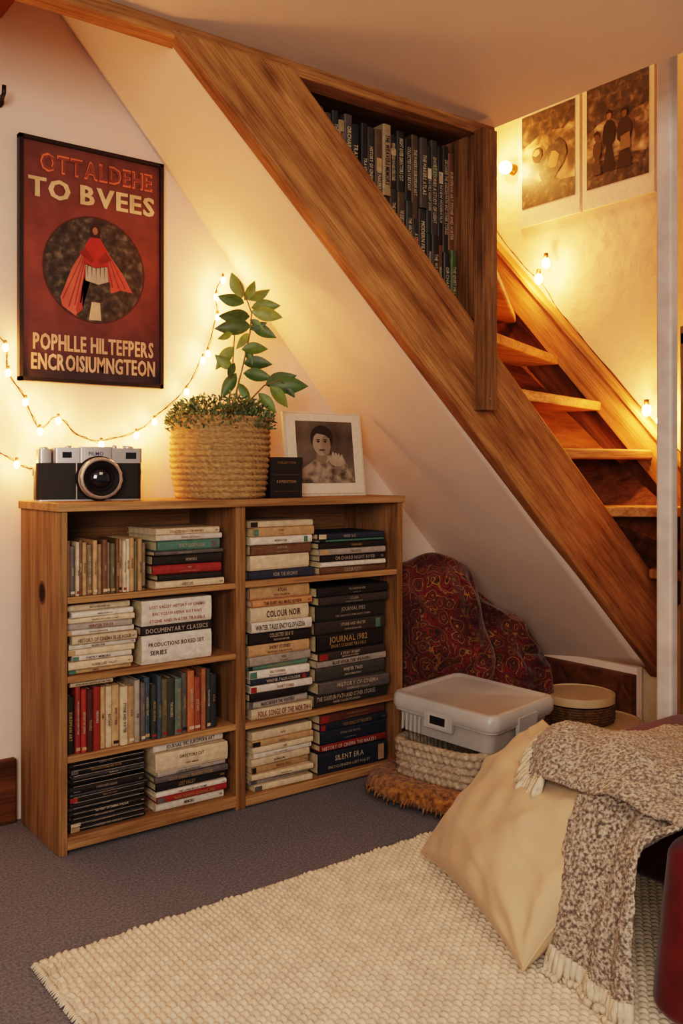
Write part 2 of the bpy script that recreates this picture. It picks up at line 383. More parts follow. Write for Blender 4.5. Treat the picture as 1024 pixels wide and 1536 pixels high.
def row(mb,x0,x1,z0,H,cols,y=2.286,D=.16,hv=.12):
    n=len(cols); ts=[random.uniform(.75,1.25) for _ in cols]; k=(x1-x0)/sum(ts); x=x0
    for c,t in zip(cols,ts):
        T=t*k; lum=sum(c)/3; tc=s(70,58,50) if lum>.25 else random.choice([s(176,160,132),s(164,134,88),s(176,168,156)])
        h=H*(1-random.uniform(0,hv)); bd=[(.04,.09,random.choice([RED,CREAM,BLK,TAN]))] if random.random()<.5 else None
        bk(mb,(x,y+random.uniform(0,.01),z0),h,T*.94,D,jit(c),True,random.choice(WORDS),tc,0,bd,th=random.uniform(.3,.45))
        x+=T
b=MB()
zb=[.659,.456,.251,.045]
rc=lambda *a:random.choice(a)
row(b,.868,1.092,zb[0],.145,[rc(BRN,TAN,GRY,OLV,BLK,s(140,116,90),CREAM,s(70,62,52),s(120,104,84)) for _ in range(19)],D=.12)
stack(b,1.113,1.335,zb[0],.165,[CREAM,(WHITE,.7),(TEAL,1.5),(GRY,.9),(BLK,1.2),(RED,1.6),(BLK,.9),(CREAM,.9)],D=.17)
stack(b,.87,1.062,zb[1],.178,[CREAM,(WHITE,.8),CREAM,LG,WHITE,CREAM,WHITE,(CREAM,.8),WHITE,CREAM,TAN],D=.18,th=.35)
bk(b,(1.076,2.288,zb[1]),.214,.078,.2,WHITE,False,None)
text(b,'PRODUCTIONS BOXED SET',(1.18,2.2868,zb[1]+.052),(1,0,0),(0,0,1),.011,col=s(80,66,60),maxw=.17)
bk(b,(1.074,2.286,zb[1]+.079),.214,.024,.2,BLK,False,None)
text(b,'DOCUMENTARY CLASSICS',(1.181,2.2848,zb[1]+.091),(1,0,0),(0,0,1),.012,col=LG,maxw=.19)
bk(b,(1.076,2.288,zb[1]+.104),.214,.068,.2,WHITE,False,None)
for k in range(3):
    text(b,random.choice(WORDS)+' '+random.choice(WORDS),(1.183,2.2872,zb[1]+.154-.019*k),(1,0,0),(0,0,1),.008,col=s(150,80,66),maxw=.17)
text(b,'SERIES',(1.125,2.2872,zb[1]+.03),(1,0,0),(0,0,1),.012,col=BLK)
row(b,.87,1.31,zb[2],.172,[BLK,s(126,50,44),RED,s(70,36,32),RED,TAN,CREAM,TAN,CREAM,TAN,LG,GRY,BLUE,s(64,68,66),BLUE,OLV,s(62,66,62),s(88,104,98),GRY,ORG,s(142,80,60),s(148,98,70),s(64,64,60),s(50,56,60)],D=.15,hv=.14)
stack(b,.875,1.0,zb[2]+.172,.02,[LG,CREAM],D=.12)
stack(b,.868,1.09,zb[3],.19,[(BLK,1) if i%3 else (s(60,60,64),.7) for i in range(14)],D=.19,th=.3)
for i in range(13):
    zz=zb[3]+.012+.0138*i; b.box(.885,1.08,2.2838,2.285,zz,zz+.0012,LG)
stack(b,1.108,1.34,zb[3],.187,[(WHITE,1.0),(CREAM,2.2),(LG,.8),(GRY,.7),(BLK,1.1),(WHITE,.8),(RED,1.0),(WHITE,1.1)],D=.2)
stack(b,1.415,1.652,zb[0],.175,[(CREAM,.9),TAN,(WHITE,1.2),BRN,(CREAM,1.4),(NAVY,.9)],D=.19)
stack(b,1.665,1.945,zb[0],.128,[(NAVY,.9),(TEAL,.6),BLK,LG,(BLK,.9),(WHITE,.8),BRN],D=.19)
stack(b,1.412,1.642,.247,.392,[(TAN,1.3),(s(176,128,92),.7),(CREAM,1.3),(WHITE,1.0),(BLK,1.2),(TAN,1.0),(LG,.9),(TEAL,.5),(WHITE,1.1),(NAVY,.8),(WHITE,1),(BLK,.9),(LG,1),CREAM],D=.2,th=.45)
stack(b,1.655,1.95,.247,.372,[BLK,(s(66,62,58),1.1),(s(46,44,44),1.3),(s(56,50,48),1.8),(BLK,1.4),(s(60,54,50),1.0),(LG,.8),(s(64,66,62),1.2),(GRY,1.0),(s(54,50,50),1.5)],D=.2,th=.55)
stack(b,1.42,1.645,.035,.178,[(CREAM,1),TAN,(CREAM,1.2),(WHITE,.8),CREAM,TAN,CREAM,(LG,.7),CREAM],D=.2,th=.25)
stack(b,1.67,1.95,.035,.186,[(s(100,62,52),.9),(NAVY,1.0),(NAVY,2.0),(RED,.7),(NAVY,2.2)],D=.2,th=.42)
b.obj('shelf_books',[M['attr']],origin=(1.4,2.35,.45))

b=MB(); x=1.37; dk=[BLK,s(42,38,38),s(56,48,44),s(76,70,68),s(60,58,58),s(44,42,46),s(84,70,56),s(60,56,52),s(50,54,52)]
while x<2.015:
    T=random.uniform(.018,.034); T=min(T,2.018-x)
    if T<.012: break
    zlo=zf(x)-.07; zhi=1.995-random.uniform(0,.025); H=zhi-zlo
    segs=[(zlo,zhi)] if H<.34 else [(zlo,zlo+H*random.uniform(.42,.58))]
    if len(segs)==1 and H>=.34: segs.append((segs[0][1]+.002,zhi))
    for (za,zc) in segs:
        c=jit(random.choice(dk),.2)
        if random.random()<.16: c=random.choice([s(150,130,102),s(84,96,66),s(112,78,56),s(168,150,122)])
        bd=[(.62,.74,random.choice([RED,CREAM,TAN,s(90,110,80)]))] if random.random()<.35 else None
        bk(b,(x,2.035+random.uniform(0,.015),za),zc-za,T*.95,.18,c,True,random.choice(WORDS)+' '+random.choice(WORDS),s(184,168,142) if sum(c)/3<.2 else BLK,0,bd,th=.5)
    x+=T
b.obj('stair_books',[M['attr']],origin=(1.7,2.1,1.8))
b=MB(); b.prism([(1.2,2.08),(2.0,1.3),(2.0,2.01),(1.2,2.01)],(1,0,0),(0,0,1),(0,.02,0),(0,2.24,0)); b.box(1.2,2.1,2.03,2.26,2.016,2.05)
b.obj('trim_6',[M['base']])

# ------------------------------------------------------------------ bookcase
b=MB()
Y0,Y1=2.276,2.572
b.box(.844,.866,Y0,Y1,0,.878,mat=1); b.box(1.98,2.002,Y0,Y1,0,.878,mat=1); b.box(1.366,1.398,Y0+.004,Y1,.0,.878,mat=1)
b.box(.838,2.008,Y0-.006,Y1+.004,.878,.9,mat=0)
b.box(.866,1.366,Y0,Y1,.012,.044,mat=0); b.box(1.398,1.98,Y0,Y1,.006,.034,mat=0)
b.box(.866,1.98,Y0+.03,Y0+.045,0,.012,mat=0)
for z in (.65,.447,.242): b.box(.866,1.366,Y0+.004,Y1,z-.009,z+.008,mat=0)
for z in (.65,.237): b.box(1.398,1.98,Y0+.004,Y1,z-.009,z+.009,mat=0)
b.box(.866,1.98,Y1-.01,Y1,.03,.878,mat=0)
b.disc((.8434,2.40,.66),(0,1,0),(0,0,1),.026,.032,(1,1,1),3); b.disc((.8430,2.40,.66),(0,1,0),(0,0,1),.019,.024,(1,1,1),2)
bc=b.obj('bookcase',[M['oakX'],M['oakZ'],mat('dark_hole',s(30,20,14),.9),mat('knot_ring',s(96,62,36),.8)],origin=(1.42,2.42,0),bevel=.0022)

# ------------------------------------------------------------------ poster
b=MB(); X0,X1,z0,z1=.842,1.285,1.237,1.93; fw=.011
for q in ((X0,X1,z0,z0+fw),(X0,X1,z1-fw,z1),(X0,X0+fw,z0,z1),(X1-fw,X1,z0,z1)): b.box(q[0],q[1],2.576,2.598,q[2],q[3],BLK,1)
nb=14
ctop=np.array(s(98,60,58));cmid=np.array(s(126,62,54));cbot=np.array(s(52,46,54))
for i in range(nb*2):
    za=z0+fw+(z1-z0-2*fw)*i/(nb*2); zc=z0+fw+(z1-z0-2*fw)*(i+1)/(nb*2); t=(i+.5)/(nb*2)
    c=cbot+(cmid-cbot)*min(1,t/.5) if t<.5 else cmid+(ctop-cmid)*((t-.5)/.5)
    b.quad((X0+fw,2.586,za),(X1-fw,2.586,za),(X1-fw,2.586,zc),(X0+fw,2.586,zc),tuple(c),0)
cx,cz=1.067,1.575; R_,U_=(1,0,0),(0,0,1); yy=2.5852
b.disc((cx,yy,cz),R_,U_,.158,.158,s(70,38,38)); yy-=.0004
b.disc((cx,yy,cz),R_,U_,.153,.153,s(40,40,42),2); yy-=.0004
P=lambda pts,c,m=0:b.add([(cx+p[0],yy,cz+p[1]) for p in pts],[tuple(range(len(pts)))],c,m)
P([(-.03,.065),(-.018,.09),(-.01,-.02),(-.035,-.10),(-.06,-.14),(-.10,-.115),(-.105,-.09),(-.07,.0)],s(190,96,80))
P([(.018,.09),(.045,.05),(.085,.0),(.118,-.055),(.08,-.05),(.045,-.065),(.02,-.03),(.01,.02)],s(180,80,68)); yy-=.0004
for q in range(4):
    x_=-.03-.018*q; P([(-.022-.002*q,.06),(x_-.012,-.10-.008*q+.03*(q>2)),(x_-.017,-.102-.008*q+.03*(q>2)),(-.026-.002*q,.055)],s(140,56,50))
for q in range(3):
    x_=.04+.02*q; P([(.026+.003*q,.07),(x_+.012,-.045),(x_+.017,-.046),(.030+.003*q,.064)],s(136,52,48))
P([(-.02,.05),(-.012,-.02),(-.04,-.12),(-.055,-.135),(-.06,-.12),(-.035,-.03)],s(154,62,56))
P([(-.036,-.03),(.045,-.03),(.055,-.11),(.03,-.138),(-.02,-.14),(-.04,-.11)],s(34,32,34),2); yy-=.0004
P([(-.032,.07),(-.012,.10),(.012,.10),(.034,.065),(.04,.015),(0,.005),(-.036,.015)],s(166,50,46))
P([(-.03,.016),(0,.006),(.036,.016),(.04,-.03),(.01,-.042),(-.03,-.034)],s(170,156,140)); yy-=.0003
for q in range(5): P([(-.026+.013*q,.010),(-.022+.013*q,.010),(-.024+.013*q,-.032)],s(96,86,78))
P([(-.016,.095),(-.018,.12),(-.006,.14),(.004,.143),(.016,.122),(.014,.095)],s(52,34,32))
P([(-.05,.045),(-.03,.062),(-.005,.03),(-.012,.02)],s(128,40,38)); P([(.05,.035),(.034,.058),(.008,.03),(.014,.018)],s(128,40,38))
b.disc((cx-.001,yy-.0003,cz+.115),R_,U_,.008,.011,s(160,112,90))
P([(-.012,-.095),(.014,-.095),(.018,-.148),(-.02,-.148)],s(190,170,142)); yy-=.0004
ty=2.5832
text(b,'OTTALDEHE',(1.075,ty,1.866),R_,U_,.052,.345,s(214,112,78)); text(b,'OTTALDEHE',(1.0765,ty-.0001,1.8655),R_,U_,.052,.345,s(214,112,78))
text(b,'OTTALDEHE',(1.0758,ty-.0004,1.8658),R_,U_,.043,.338,s(120,62,56))
CR=s(214,182,140)
for dx in (0,.0015,.003): text(b,'TO BVEES',(1.061+dx,ty-dx*.05,1.792),R_,U_,.056,.385,CR)
CR2=s(190,158,132)
for dx in (0,.0014): text(b,'POPHLLE HILTEFPERS',(1.067+dx,ty-dx*.05,1.353),R_,U_,.046,.37,CR2); text(b,'ENCROISIUMNGTEON',(1.067+dx,ty-dx*.05,1.296),R_,U_,.046,.38,CR2)
b.obj('framed_poster',[mat('poster_print',attr=True,rough=.4,ns=14,var=.3,bump=0),mat('black_frame',s(22,19,18),.4),mottled('poster_dark',[(.35,s(26,26,28)),(.52,s(52,50,48)),(.62,s(76,74,68)),(.75,s(108,102,88))],55,rough=.4,bump=0)],origin=(1.06,2.59,1.58))

b=MB(); b.lathe([(.001,0),(.02,0),(.02,.006),(.008,.01),(.006,.03)],(.785,2.598,2.01),16,axis='Y')
b.tube([(.785,2.57,2.01),(.785,2.545,2.0),(.785,2.53,2.01),(.785,2.528,2.03)],.006,n=8)
b.obj('wall_hook',[mat('hook_black',s(25,22,20),.4)],smooth=True)

# ------------------------------------------------------------------ instant prints on right wall
def polaroid(ya,yb,za,zc,seed):
    b=MB(); x=2.985
    b.box(x,2.999,ya,yb,za,zc,s(220,206,188),0)
    m=.022; iz=za+.075
    b.quad((x-.001,ya+m,iz),(x-.001,yb-m,iz),(x-.001,yb-m,zc-m),(x-.001,ya+m,zc-m),(1,1,1),1)
    yc=(ya+yb)/2; zc2=(iz+zc-m)/2; A=(0,-1,0);U=(0,0,1); L=[x-.0016]
    def pl(pts,c,m=0):
        L[0]-=.0003; b.add([(L[0],yc-p[0],zc2+p[1]) for p in pts],[tuple(range(len(pts)))],c,m)
    def ds(px,pz,rx,rz,c,m=0):
        L[0]-=.0003; b.disc((L[0],yc-px,zc2+pz),A,U,rx,rz,c,m)
    hw=(yb-ya)/2-m; hh=(zc-m-iz)/2
    if seed==1:
        pl([(-hw,.06),(-.09,.075),(-.04,.10),(.0,.085),(.03,.10),(.08,.09),(hw,.13),(hw,hh),(-hw,hh)],s(52,38,28),2)
        pl([(-hw,-.06),(-.08,-.075),(-.05,-.10),(.02,-.09),(.07,-.115),(hw,-.12),(hw,-hh),(-hw,-hh)],s(92,66,46),2)
        pl([(-.03,-.10),(.0,-.115),(.03,-.11),(.05,-.08),(.085,-.05),(.10,-.01),(.09,.03),(.06,.06),(.03,.05),(.0,.03),(-.03,.0),(-.05,-.03),(-.045,-.07)],s(44,32,26),2)
        pl([(.0,-.04),(.02,-.058),(.045,-.055),(.06,-.01),(.04,.01),(.02,.012)],s(160,130,98)); ds(-.055,.015,.026,.032,s(52,38,30)); pl([(-.08,.02),(-.065,.04),(-.045,.038),(-.04,.02),(-.06,.01)],s(160,132,104))
    else:
        pl([(-hw,.02),(-.08,.05),(-.03,.06),(.0,.04),(.04,.03),(.07,.06),(hw,.07),(hw,hh),(-hw,hh)],s(80,62,46),2)
        pl([(-hw,-.09),(-.05,-.10),(.03,-.095),(hw,-.11),(hw,-hh),(-hw,-hh)],s(74,56,44),2)
        for (dx,h,w,c,hd) in ((-.035,.20,.030,s(34,28,26),s(140,104,80)),(.035,.19,.034,s(50,40,34),s(110,82,64)),(-.09,.13,.02,s(74,60,48),s(90,68,54))):
            z0_=-.15
            pl([(dx-w*1.1,z0_),(dx-w*.7,z0_+h*.3),(dx-w*.45,z0_+h*.5),(dx-w*.95,z0_+h*.6),(dx-w,z0_+h*.75),(dx-w*.8,z0_+h*.92),(dx-w*.3,z0_+h),(dx+w*.3,z0_+h),(dx+w*.85,z0_+h*.92),(dx+w*1.05,z0_+h*.7),(dx+w*.9,z0_+h*.58),(dx+w*.45,z0_+h*.5),(dx+w*.8,z0_+h*.25),(dx+w*1.0,z0_)],c)
            ds(dx,z0_+h+.016,.011,.016,hd); pl([(dx-.015,z0_+h+.016),(dx-.013,z0_+h+.034),(dx,z0_+h+.042),(dx+.014,z0_+h+.034),(dx+.015,z0_+h+.014),(dx+.008,z0_+h+.026),(dx-.008,z0_+h+.027)],s(36,26,22))
        pl([(.02,-.03),(.06,-.02),(.065,-.08),(.015,-.085)],s(130,106,82))
    return b.obj('wall_photo_print',[M['paper'],mottled('aged_print%d'%seed,[(.3,s(44,34,26)),(.45,s(92,72,54)),(.58,s(156,130,100)),(.72,s(202,178,148))],16 if seed==1 else 20,rough=.5,bump=0,distort=.6),mottled('aged_print_dark%d'%seed,[(.35,s(30,24,20)),(.5,s(56,44,35)),(.62,s(92,74,56)),(.75,s(136,112,88))],38,rough=.5,bump=0,distort=.4)],origin=(2.99,yc,zc2))
polaroid(2.325,2.646,2.02,2.505,1); polaroid(1.985,2.31,2.02,2.515,2)

# ------------------------------------------------------------------ fairy lights
def bulbmat(name,st):
    m,nt,b_=_new(name); b_.inputs['Base Color'].default_value=(1,.7,.3,1); b_.inputs['Emission Color'].default_value=(1,.50,.15,1); b_.inputs['Emission Strength'].default_value=st; return m
bulbm=bulbmat('warm_bulb',44)
wirem=mat('wire_copper',s(70,45,22),.4,.3)
WARM=(1,.39,.095)
def plight(p,e,col=WARM,r=.012):
    l=bpy.data.lights.new('fairy_glow','POINT'); l.energy=e; l.color=col; l.shadow_soft_size=r
    o=bpy.data.objects.new('fairy_glow',l); o.location=p; sc.collection.objects.link(o); return o
def strand(name,pts,axis_n,bulbs,er,rb=.0085,off=.03):
    b=MB(); pts=[Vector(p) for p in pts]; sm=[]
    for i in range(len(pts)-1):
        p0,p1,p2,p3=pts[max(i-1,0)],pts[i],pts[i+1],pts[min(i+2,len(pts)-1)]
        for k in range(8):
            t=k/8; sm.append(.5*((2*p1)+(p2-p0)*t+(2*p0-5*p1+4*p2-p3)*t*t+(3*p1-p0-3*p2+p3)*t**3))
    sm.append(pts[-1]); b.tube(sm,.0016,mat=0,n=5)
    sm2=[p+Vector((.004*math.sin(i*.9),-.002,.004*math.cos(i*.9))) for i,p in enumerate(sm)]; b.tube(sm2,.0011,mat=0,n=5)
    ls=[]
    for q in bulbs:
        q=Vector(q); b.ball(q,rb,mat=1,n=8,sz=1.35); b.tube([q+Vector((0,.0,rb*1.2)),q+Vector((0,0,rb*2.4))],rb*.55,mat=0,n=6)
        ls.append(q+Vector(axis_n)*off)
    o=b.obj(name,[wirem,bulbm],smooth=True)
    for q in ls:
        l=plight(q,er); l.parent=o
    return o
Yw=2.582
pA=[(1.494,1.62),(1.494,1.609),(1.469,1.552),(1.474,1.488),(1.438,1.368),(1.42,1.346),(1.362,1.242),(1.252,1.144),(1.193,1.102),(1.081,1.072),(1.01,1.09),(.952,1.138),(.899,1.106),(.858,1.187),(.810,1.266),(.803,1.336),(.70,1.42),(.55,1.40)]
strand('fairy_lights',[(x,Yw,z) for x,z in pA],(0,-1,0),[(x,Yw-.008,z-.012) for x,z in pA[1:16] if (x,z) not in((1.01,1.09),)]+[(.55,Yw-.008,1.385)],1.0,off=.02)
pB=[(.60,1.12),(.74,1.06),(.834,1.007),(.87,.99),(.93,1.0)]
strand('fairy_lights',[(x,Yw,z) for x,z in pB],(0,-1,0),[(.834,Yw-.008,1.0),(.68,Yw-.008,1.07)],1.0,off=.02)
pC=[(2.98,2.82,2.12),(2.97,2.75,2.02),(2.95,2.60,1.86),(2.94,2.47,1.74),(2.94,2.40,1.64),(2.94,2.2,1.42),(2.94,1.996,1.20),(2.94,1.93,1.13),(2.94,1.8,1.0)]
strand('fairy_lights',pC,(-1,0,0),[(2.95,2.466,1.835),(2.945,2.50,1.775),(2.945,1.99,1.205),(2.945,1.93,1.165)],4.2,.017,off=.04)
b=MB(); b.lathe([(.001,0),(.022,0),(.022,.012),(.01,.018),(.01,.03)],(0,0,0),20,mat=0); b.ball((0,0,.052),.028,mat=1,n=12)
o=b.obj('wall_bulb_light',[mat('brass_base',s(150,110,60),.35,.8),bulbmat('bulb_glass',36)],mw=Matrix.Translation((2.999,2.685,2.285))@Matrix.Rotation(math.radians(-90),4,'Y'),smooth=True)
plight((2.90,2.685,2.285),11.0).name='wall_bulb_glow'

# ------------------------------------------------------------------ plant in basket
PC=Vector((1.397,2.425,0)); Rv=Vector((.793,-.609,0)); Fv=Vector((.609,.793,0))
b=MB(); prof=[]; H=.245; nc=14
def rad(z): t=z/H; return .128+.014*math.sin(math.pi*min(1,t*.85))+.004*t
for k in range(nc):
    for j in range(6):
        a=j/6; z=H*(k+a)/nc; prof.append((rad(z)+.0065*math.sin(math.pi*a),z))
prof.append((rad(H)-.002,H)); prof=[(.001,0)]+prof+[(rad(H)-.014,H-.002),(rad(H)-.018,H-.04),(.001,H-.04)]
b.lathe(prof,(PC.x,PC.y,.9),220,s(190,150,98),0,disp=lambda k,t,z:.0032*math.sin(t*52+z*420)+.001*math.sin(t*9+z*30))
basketm=mat('jute_rope',s(176,142,98),.85,ns=70,var=.4,bump=.9,bs=260,dist=.003,stretch=(1,1,2.5))
soil=mat('soil',s(50,36,26),.95,ns=80,var=.4)
b.disc((PC.x,PC.y,.9+H-.025),(1,0,0),(0,1,0),.125,.125,(1,1,1),1)
def leaf(mb,base,tip,W,col,mat,droop=.12,side=None):
    base,tip=Vector(base),Vector(tip); d=tip-base; L=d.length
    sd=side or d.cross(Fv); sd=Vector(sd).normalized(); nr=sd.cross(d).normalized()
    vs=[];n=9
    for i in range(n):
        t=i/(n-1); w=W*.5*(math.sin(math.pi*t**.85)**.95 if 0<t<1 else .02)
        m=base+d*t+nr*(.06*L*math.sin(math.pi*t))-Vector((0,0,1))*droop*L*t*t
        vs+=[m-sd*w+nr*w*.25,m-sd*w*.5+nr*w*.06,m,m+sd*w*.5+nr*w*.06,m+sd*w+nr*w*.25]
    fs=[(5*i+j,5*i+j+1,5*i+j+6,5*i+j+5) for i in range(n-1) for j in range(4)]
    mb.add(vs,fs,col,mat)
def pw(px,py,dep=0): 
    k=.00203; return PC+Rv*((px-328)*k)+Fv*dep+Vector((0,0,.983-(py-706)*k))
st1=[(345,628,0),(352,590,.0),(362,545,.01),(372,500,.01),(375,470,.0),(366,445,-.01),(358,425,-.01)]
st2=[(350,628,.01),(375,600,-.02),(395,580,-.03),(420,572,-.04)]
st3=[(340,628,0),(342,580,.02),(346,530,.03),(348,495,.03)]
for q in (st1,st2,st3): b.tube([pw(*p) for p in q],.0035,s(106,92,50),2,n=7,taper=.5)
LV=[(362,448,345,404),(368,450,402,428),(364,455,322,438),(374,462,418,452),(374,468,422,472),(372,475,322,466),(374,490,318,486),(374,490,412,502),(370,500,350,520),(348,520,320,550),(360,525,400,520),(362,545,406,541),(346,555,320,528),(352,560,328,594),(362,560,406,562),(395,578,442,556),(400,578,460,573),(402,580,430,608),(385,590,412,616),(420,572,440,594),(356,575,374,600),(346,500,322,505),(372,480,394,492),(350,545,342,566),(366,520,376,545),(372,495,398,480),(364,452,380,418)]
for (x0,y0,x1,y1) in LV:
    dp=random.uniform(-.035,.035); g=random.choice([s(80,108,48),s(66,94,42),s(100,122,54),s(58,82,40),s(118,134,64)])
    v=Vector((random.uniform(-1,1),random.uniform(-1,1),random.uniform(-.4,.4)))*.45
    bs0=pw(x0,y0,dp*.3); tp=pw(x1,y1,dp); d=(tp-bs0); sd=d.cross(Fv).normalized()+v*.8; sd=sd-d*(sd.dot(d)/d.dot(d))
    leaf(b,bs0,tp,d.length*.46,g,2,side=sd)
for i in range(2300):
    a=random.uniform(0,2*math.pi); r=.15*math.sqrt(random.uniform(.15,1.15)); z=.9+H-.02+random.uniform(0,.085)*(1.1-(r/.2)**2)
    if r>.145: z-=random.uniform(0,.03)
    p=Vector((PC.x+r*math.cos(a),min(PC.y+r*math.sin(a),2.57),z)); d=Vector((math.cos(a)*random.uniform(-.3,1),math.sin(a)*random.uniform(-.3,1),random.uniform(-.3,1))).normalized()*random.uniform(.010,.022)
    if p.y+d.y>2.58: continue
    leaf(b,p,p+d,.0055,random.choice([s(78,102,70),s(98,120,84),s(58,82,56),s(112,128,94)]),2,side=d.cross(Vector((random.random(),random.random(),random.random()))))
for i in range(60):
    a=random.uniform(0,2*math.pi); r=random.uniform(.02,.14); p=Vector((PC.x+r*math.cos(a),min(2.565,PC.y+r*math.sin(a)),.9+H-.03)); b.tube([p,p+Vector((random.uniform(-.02,.02),random.uniform(-.02,.005),.06))],.001,s(84,90,60),2,n=4)
b.obj('potted_plant',[basketm,soil,mat('leaf_green',attr=True,rough=.45,ns=60,var=.25)],origin=(PC.x,PC.y,.9),smooth=True)

# ------------------------------------------------------------------ vintage film camera
b=MB()
W,Hh,Dp=.285,.104,.07
def rbox(mb,x0,x1,y0,y1,z0,z1,r,mat):
    n=5;pl=[]
    for (cx_,cy_,a0) in ((x1-r,y1-r,0),(x0+r,y1-r,90),(x0+r,y0+r,180),(x1-r,y0+r,270)):
        for i in range(n+1):
            a=math.radians(a0+90*i/n); pl.append((cx_+r*math.cos(a),cy_+r*math.sin(a)))
    mb.prism(pl,(1,0,0),(0,1,0),(0,0,z1-z0),(0,0,z0),mat=mat)
rbox(b,-W/2,W/2,-Dp/2,Dp/2,0,Hh,.014,0)
rbox(b,-W/2+.045,W/2+.001,-Dp/2-.003,Dp/2+.003,Hh,.146,.010,1)
rbox(b,-W/2+.006,-W/2+.043,-Dp/2+.006,Dp/2-.006,Hh,.142,.010,1)
rbox(b,-W/2,W/2,-Dp/2-.001,Dp/2+.001,0,.004,.014,1)
b.box(-W/2+.104,-W/2+.107,-Dp/2-.003,-Dp/2,.004,Hh,mat=1)
rbox(b,-.03,.06,-Dp/2-.006,0,.105,.149,.006,1)
text(b,'FILMO',(.015,-Dp/2-.0066,.130),(1,0,0),(0,0,1),.010,mat=3)
b.box(.096,.126,-Dp/2-.0045,-Dp/2-.002,.116,.134,mat=2); b.box(-.075,-.050,-Dp/2-.0045,-Dp/2-.002,.118,.134,mat=2)
lc=(.022,-Dp/2,.062)
b.lathe([(.062,0),(.062,.006),(.058,.010),(.058,.02)],lc,48,mat=0,axis='Y')
b.lathe([(.058,.02),(.055,.022),(.055,.034),(.057,.036),(.057,.048),(.055,.051)],lc,64,mat=1,axis='Y',disp=lambda k,t,z:.0008*math.sin(t*48) if k in(1,2,3,4) else 0)
b.lathe([(.055,.051),(.051,.053),(.048,.050)],lc,48,mat=1,axis='Y')
b.lathe([(.048,.050),(.044,.046),(.036,.040),(.034,.044),(.030,.038),(.022,.03)],lc,48,mat=0,axis='Y')
b.lathe([(.034,.03),(.028,.036),(.018,.040),(.008,.042),(.0005,.0425)],lc,40,mat=2,axis='Y')
for (x_,r_,h_) in ((.110,.016,.006),(-.055,.013,.005),(.072,.008,.008),(-W/2+.025,.012,.005)):
    b.lathe([(r_,0),(r_,h_),(r_*.85,h_+.002),(.0005,h_+.002)],(x_,.0,.145 if x_>-.08 else .141),24,mat=1)
for x_ in (-W/2-.004,W/2+.004): b.tube([(x_,0,.09),(x_,-.006,.08),(x_,0,.07)],.002,mat=1,n=6)
b.obj('film_camera',[mat('black_leather',s(30,27,26),.6,bump=.6,bs=500,dist=.001),mat('satin_chrome',s(192,186,182),.34,.7,var=.05),mat('lens_glass',s(12,14,20),.05,0,coat=1),mat('camera_plate',s(60,64,110),.3)],mw=Matrix.Translation((.992,2.455,.9))@Matrix.Rotation(math.radians(-12),4,'Z'),auto=.6)

b=MB(); b.box(0,.112,0,.06,0,.118,mat=0); b.box(-.001,.113,-.001,.061,.096,.124,mat=0)
text(b,'COLLECTION',(.056,-.0022,.108),(1,0,0),(0,0,1),.007,col=s(130,104,64),mat=1,maxw=.09)
text(b,'EXPEDITION',(.056,-.0012,.05),(1,0,0),(0,0,1),.008,col=s(150,124,84),mat=1,maxw=.09)
for zz in (.02,.07): b.box(.012,.10,-.0012,0,zz,zz+.0015,s(100,80,52),1)
b.obj('keepsake_box',[mat('box_black',s(30,27,30),.4,bump=.3,bs=40,dist=.001),M['attr']],mw=Matrix.Translation((1.508,2.318,.9))@Matrix.Rotation(math.radians(-4),4,'Z'),bevel=.003)

b=MB(); fw_,fh=.305,.275
b.box(0,fw_,0,.014,0,fh,s(200,186,166),0); 
b.box(.008,fw_-.008,-.003,0,.008,fh-.008,s(210,196,178),0)
mx=.042; yy=-.0035
b.quad((mx,yy,.042),(fw_-mx,yy,.042),(fw_-mx,yy,fh-.03),(mx,yy,fh-.03),(1,1,1),1)
A=(1,0,0);U=(0,0,1)
def dd(x,z,rx,rz,c,m=0,k=0): b.disc((x,yy-.0004*(k+1),z),A,U,rx,rz,c,m,28)
cx=.14
b.add([(mx+.005,yy-.0003,.043),(fw_-mx-.004,yy-.0003,.043),(.255,yy-.0003,.085),(.215,yy-.0003,.125),(.165,yy-.0003,.135),(.11,yy-.0003,.12),(.06,yy-.0003,.09)],[tuple(range(7))],(1,1,1),2)
dd(cx,.186,.044,.046,s(44,38,34),0,1); dd(cx-.002,.172,.034,.04,s(150,134,116),0,2); dd(cx-.004,.128,.022,.02,s(124,108,92),0,1)
dd(cx+.014,.166,.018,.032,s(128,112,96),0,3)
dd(cx-.015,.178,.006,.003,s(40,34,30),0,4); dd(cx+.012,.178,.006,.003,s(40,34,30),0,4); dd(cx-.002,.150,.012,.003,s(80,58,50),0,4); dd(cx-.002,.163,.005,.008,s(140,122,106),0,4)
dd(cx-.015,.184,.009,.002,s(60,50,44),0,4); dd(cx+.012,.184,.009,.002,s(60,50,44),0,4)
dd(cx-.035,.168,.006,.01,s(140,124,108),0,1); dd(cx+.032,.168,.006,.01,s(120,106,92),0,1)
dd(cx+.055,.115,.030,.018,s(156,140,120),0,2)
for k in range(4): dd(cx+.040+.011*k,.131-.003*k,.0055,.014,s(164,148,128),0,3)
b.add([(cx-.036,yy-.0024,.19),(cx-.02,yy-.0024,.205),(cx+.01,yy-.0024,.2),(cx+.034,yy-.0024,.185),(cx+.036,yy-.0024,.215),(cx,yy-.0024,.229),(cx-.034,yy-.0024,.218)],[tuple(range(7))],s(40,34,30),0)
b.obj('framed_portrait',[M['paper'],mottled('portrait_bg',[(.3,s(54,48,42)),(.7,s(110,100,90))],8,bump=0,rough=.3),mottled('portrait_cloth',[(.35,s(60,52,46)),(.6,s(150,136,120))],30,bump=0,rough=.3)],
   mw=Matrix.Translation((1.622,2.392,.9005))@Matrix.Rotation(math.radians(-3),4,'Z')@Matrix.Rotation(math.radians(-7),4,'X'),bevel=.0015)

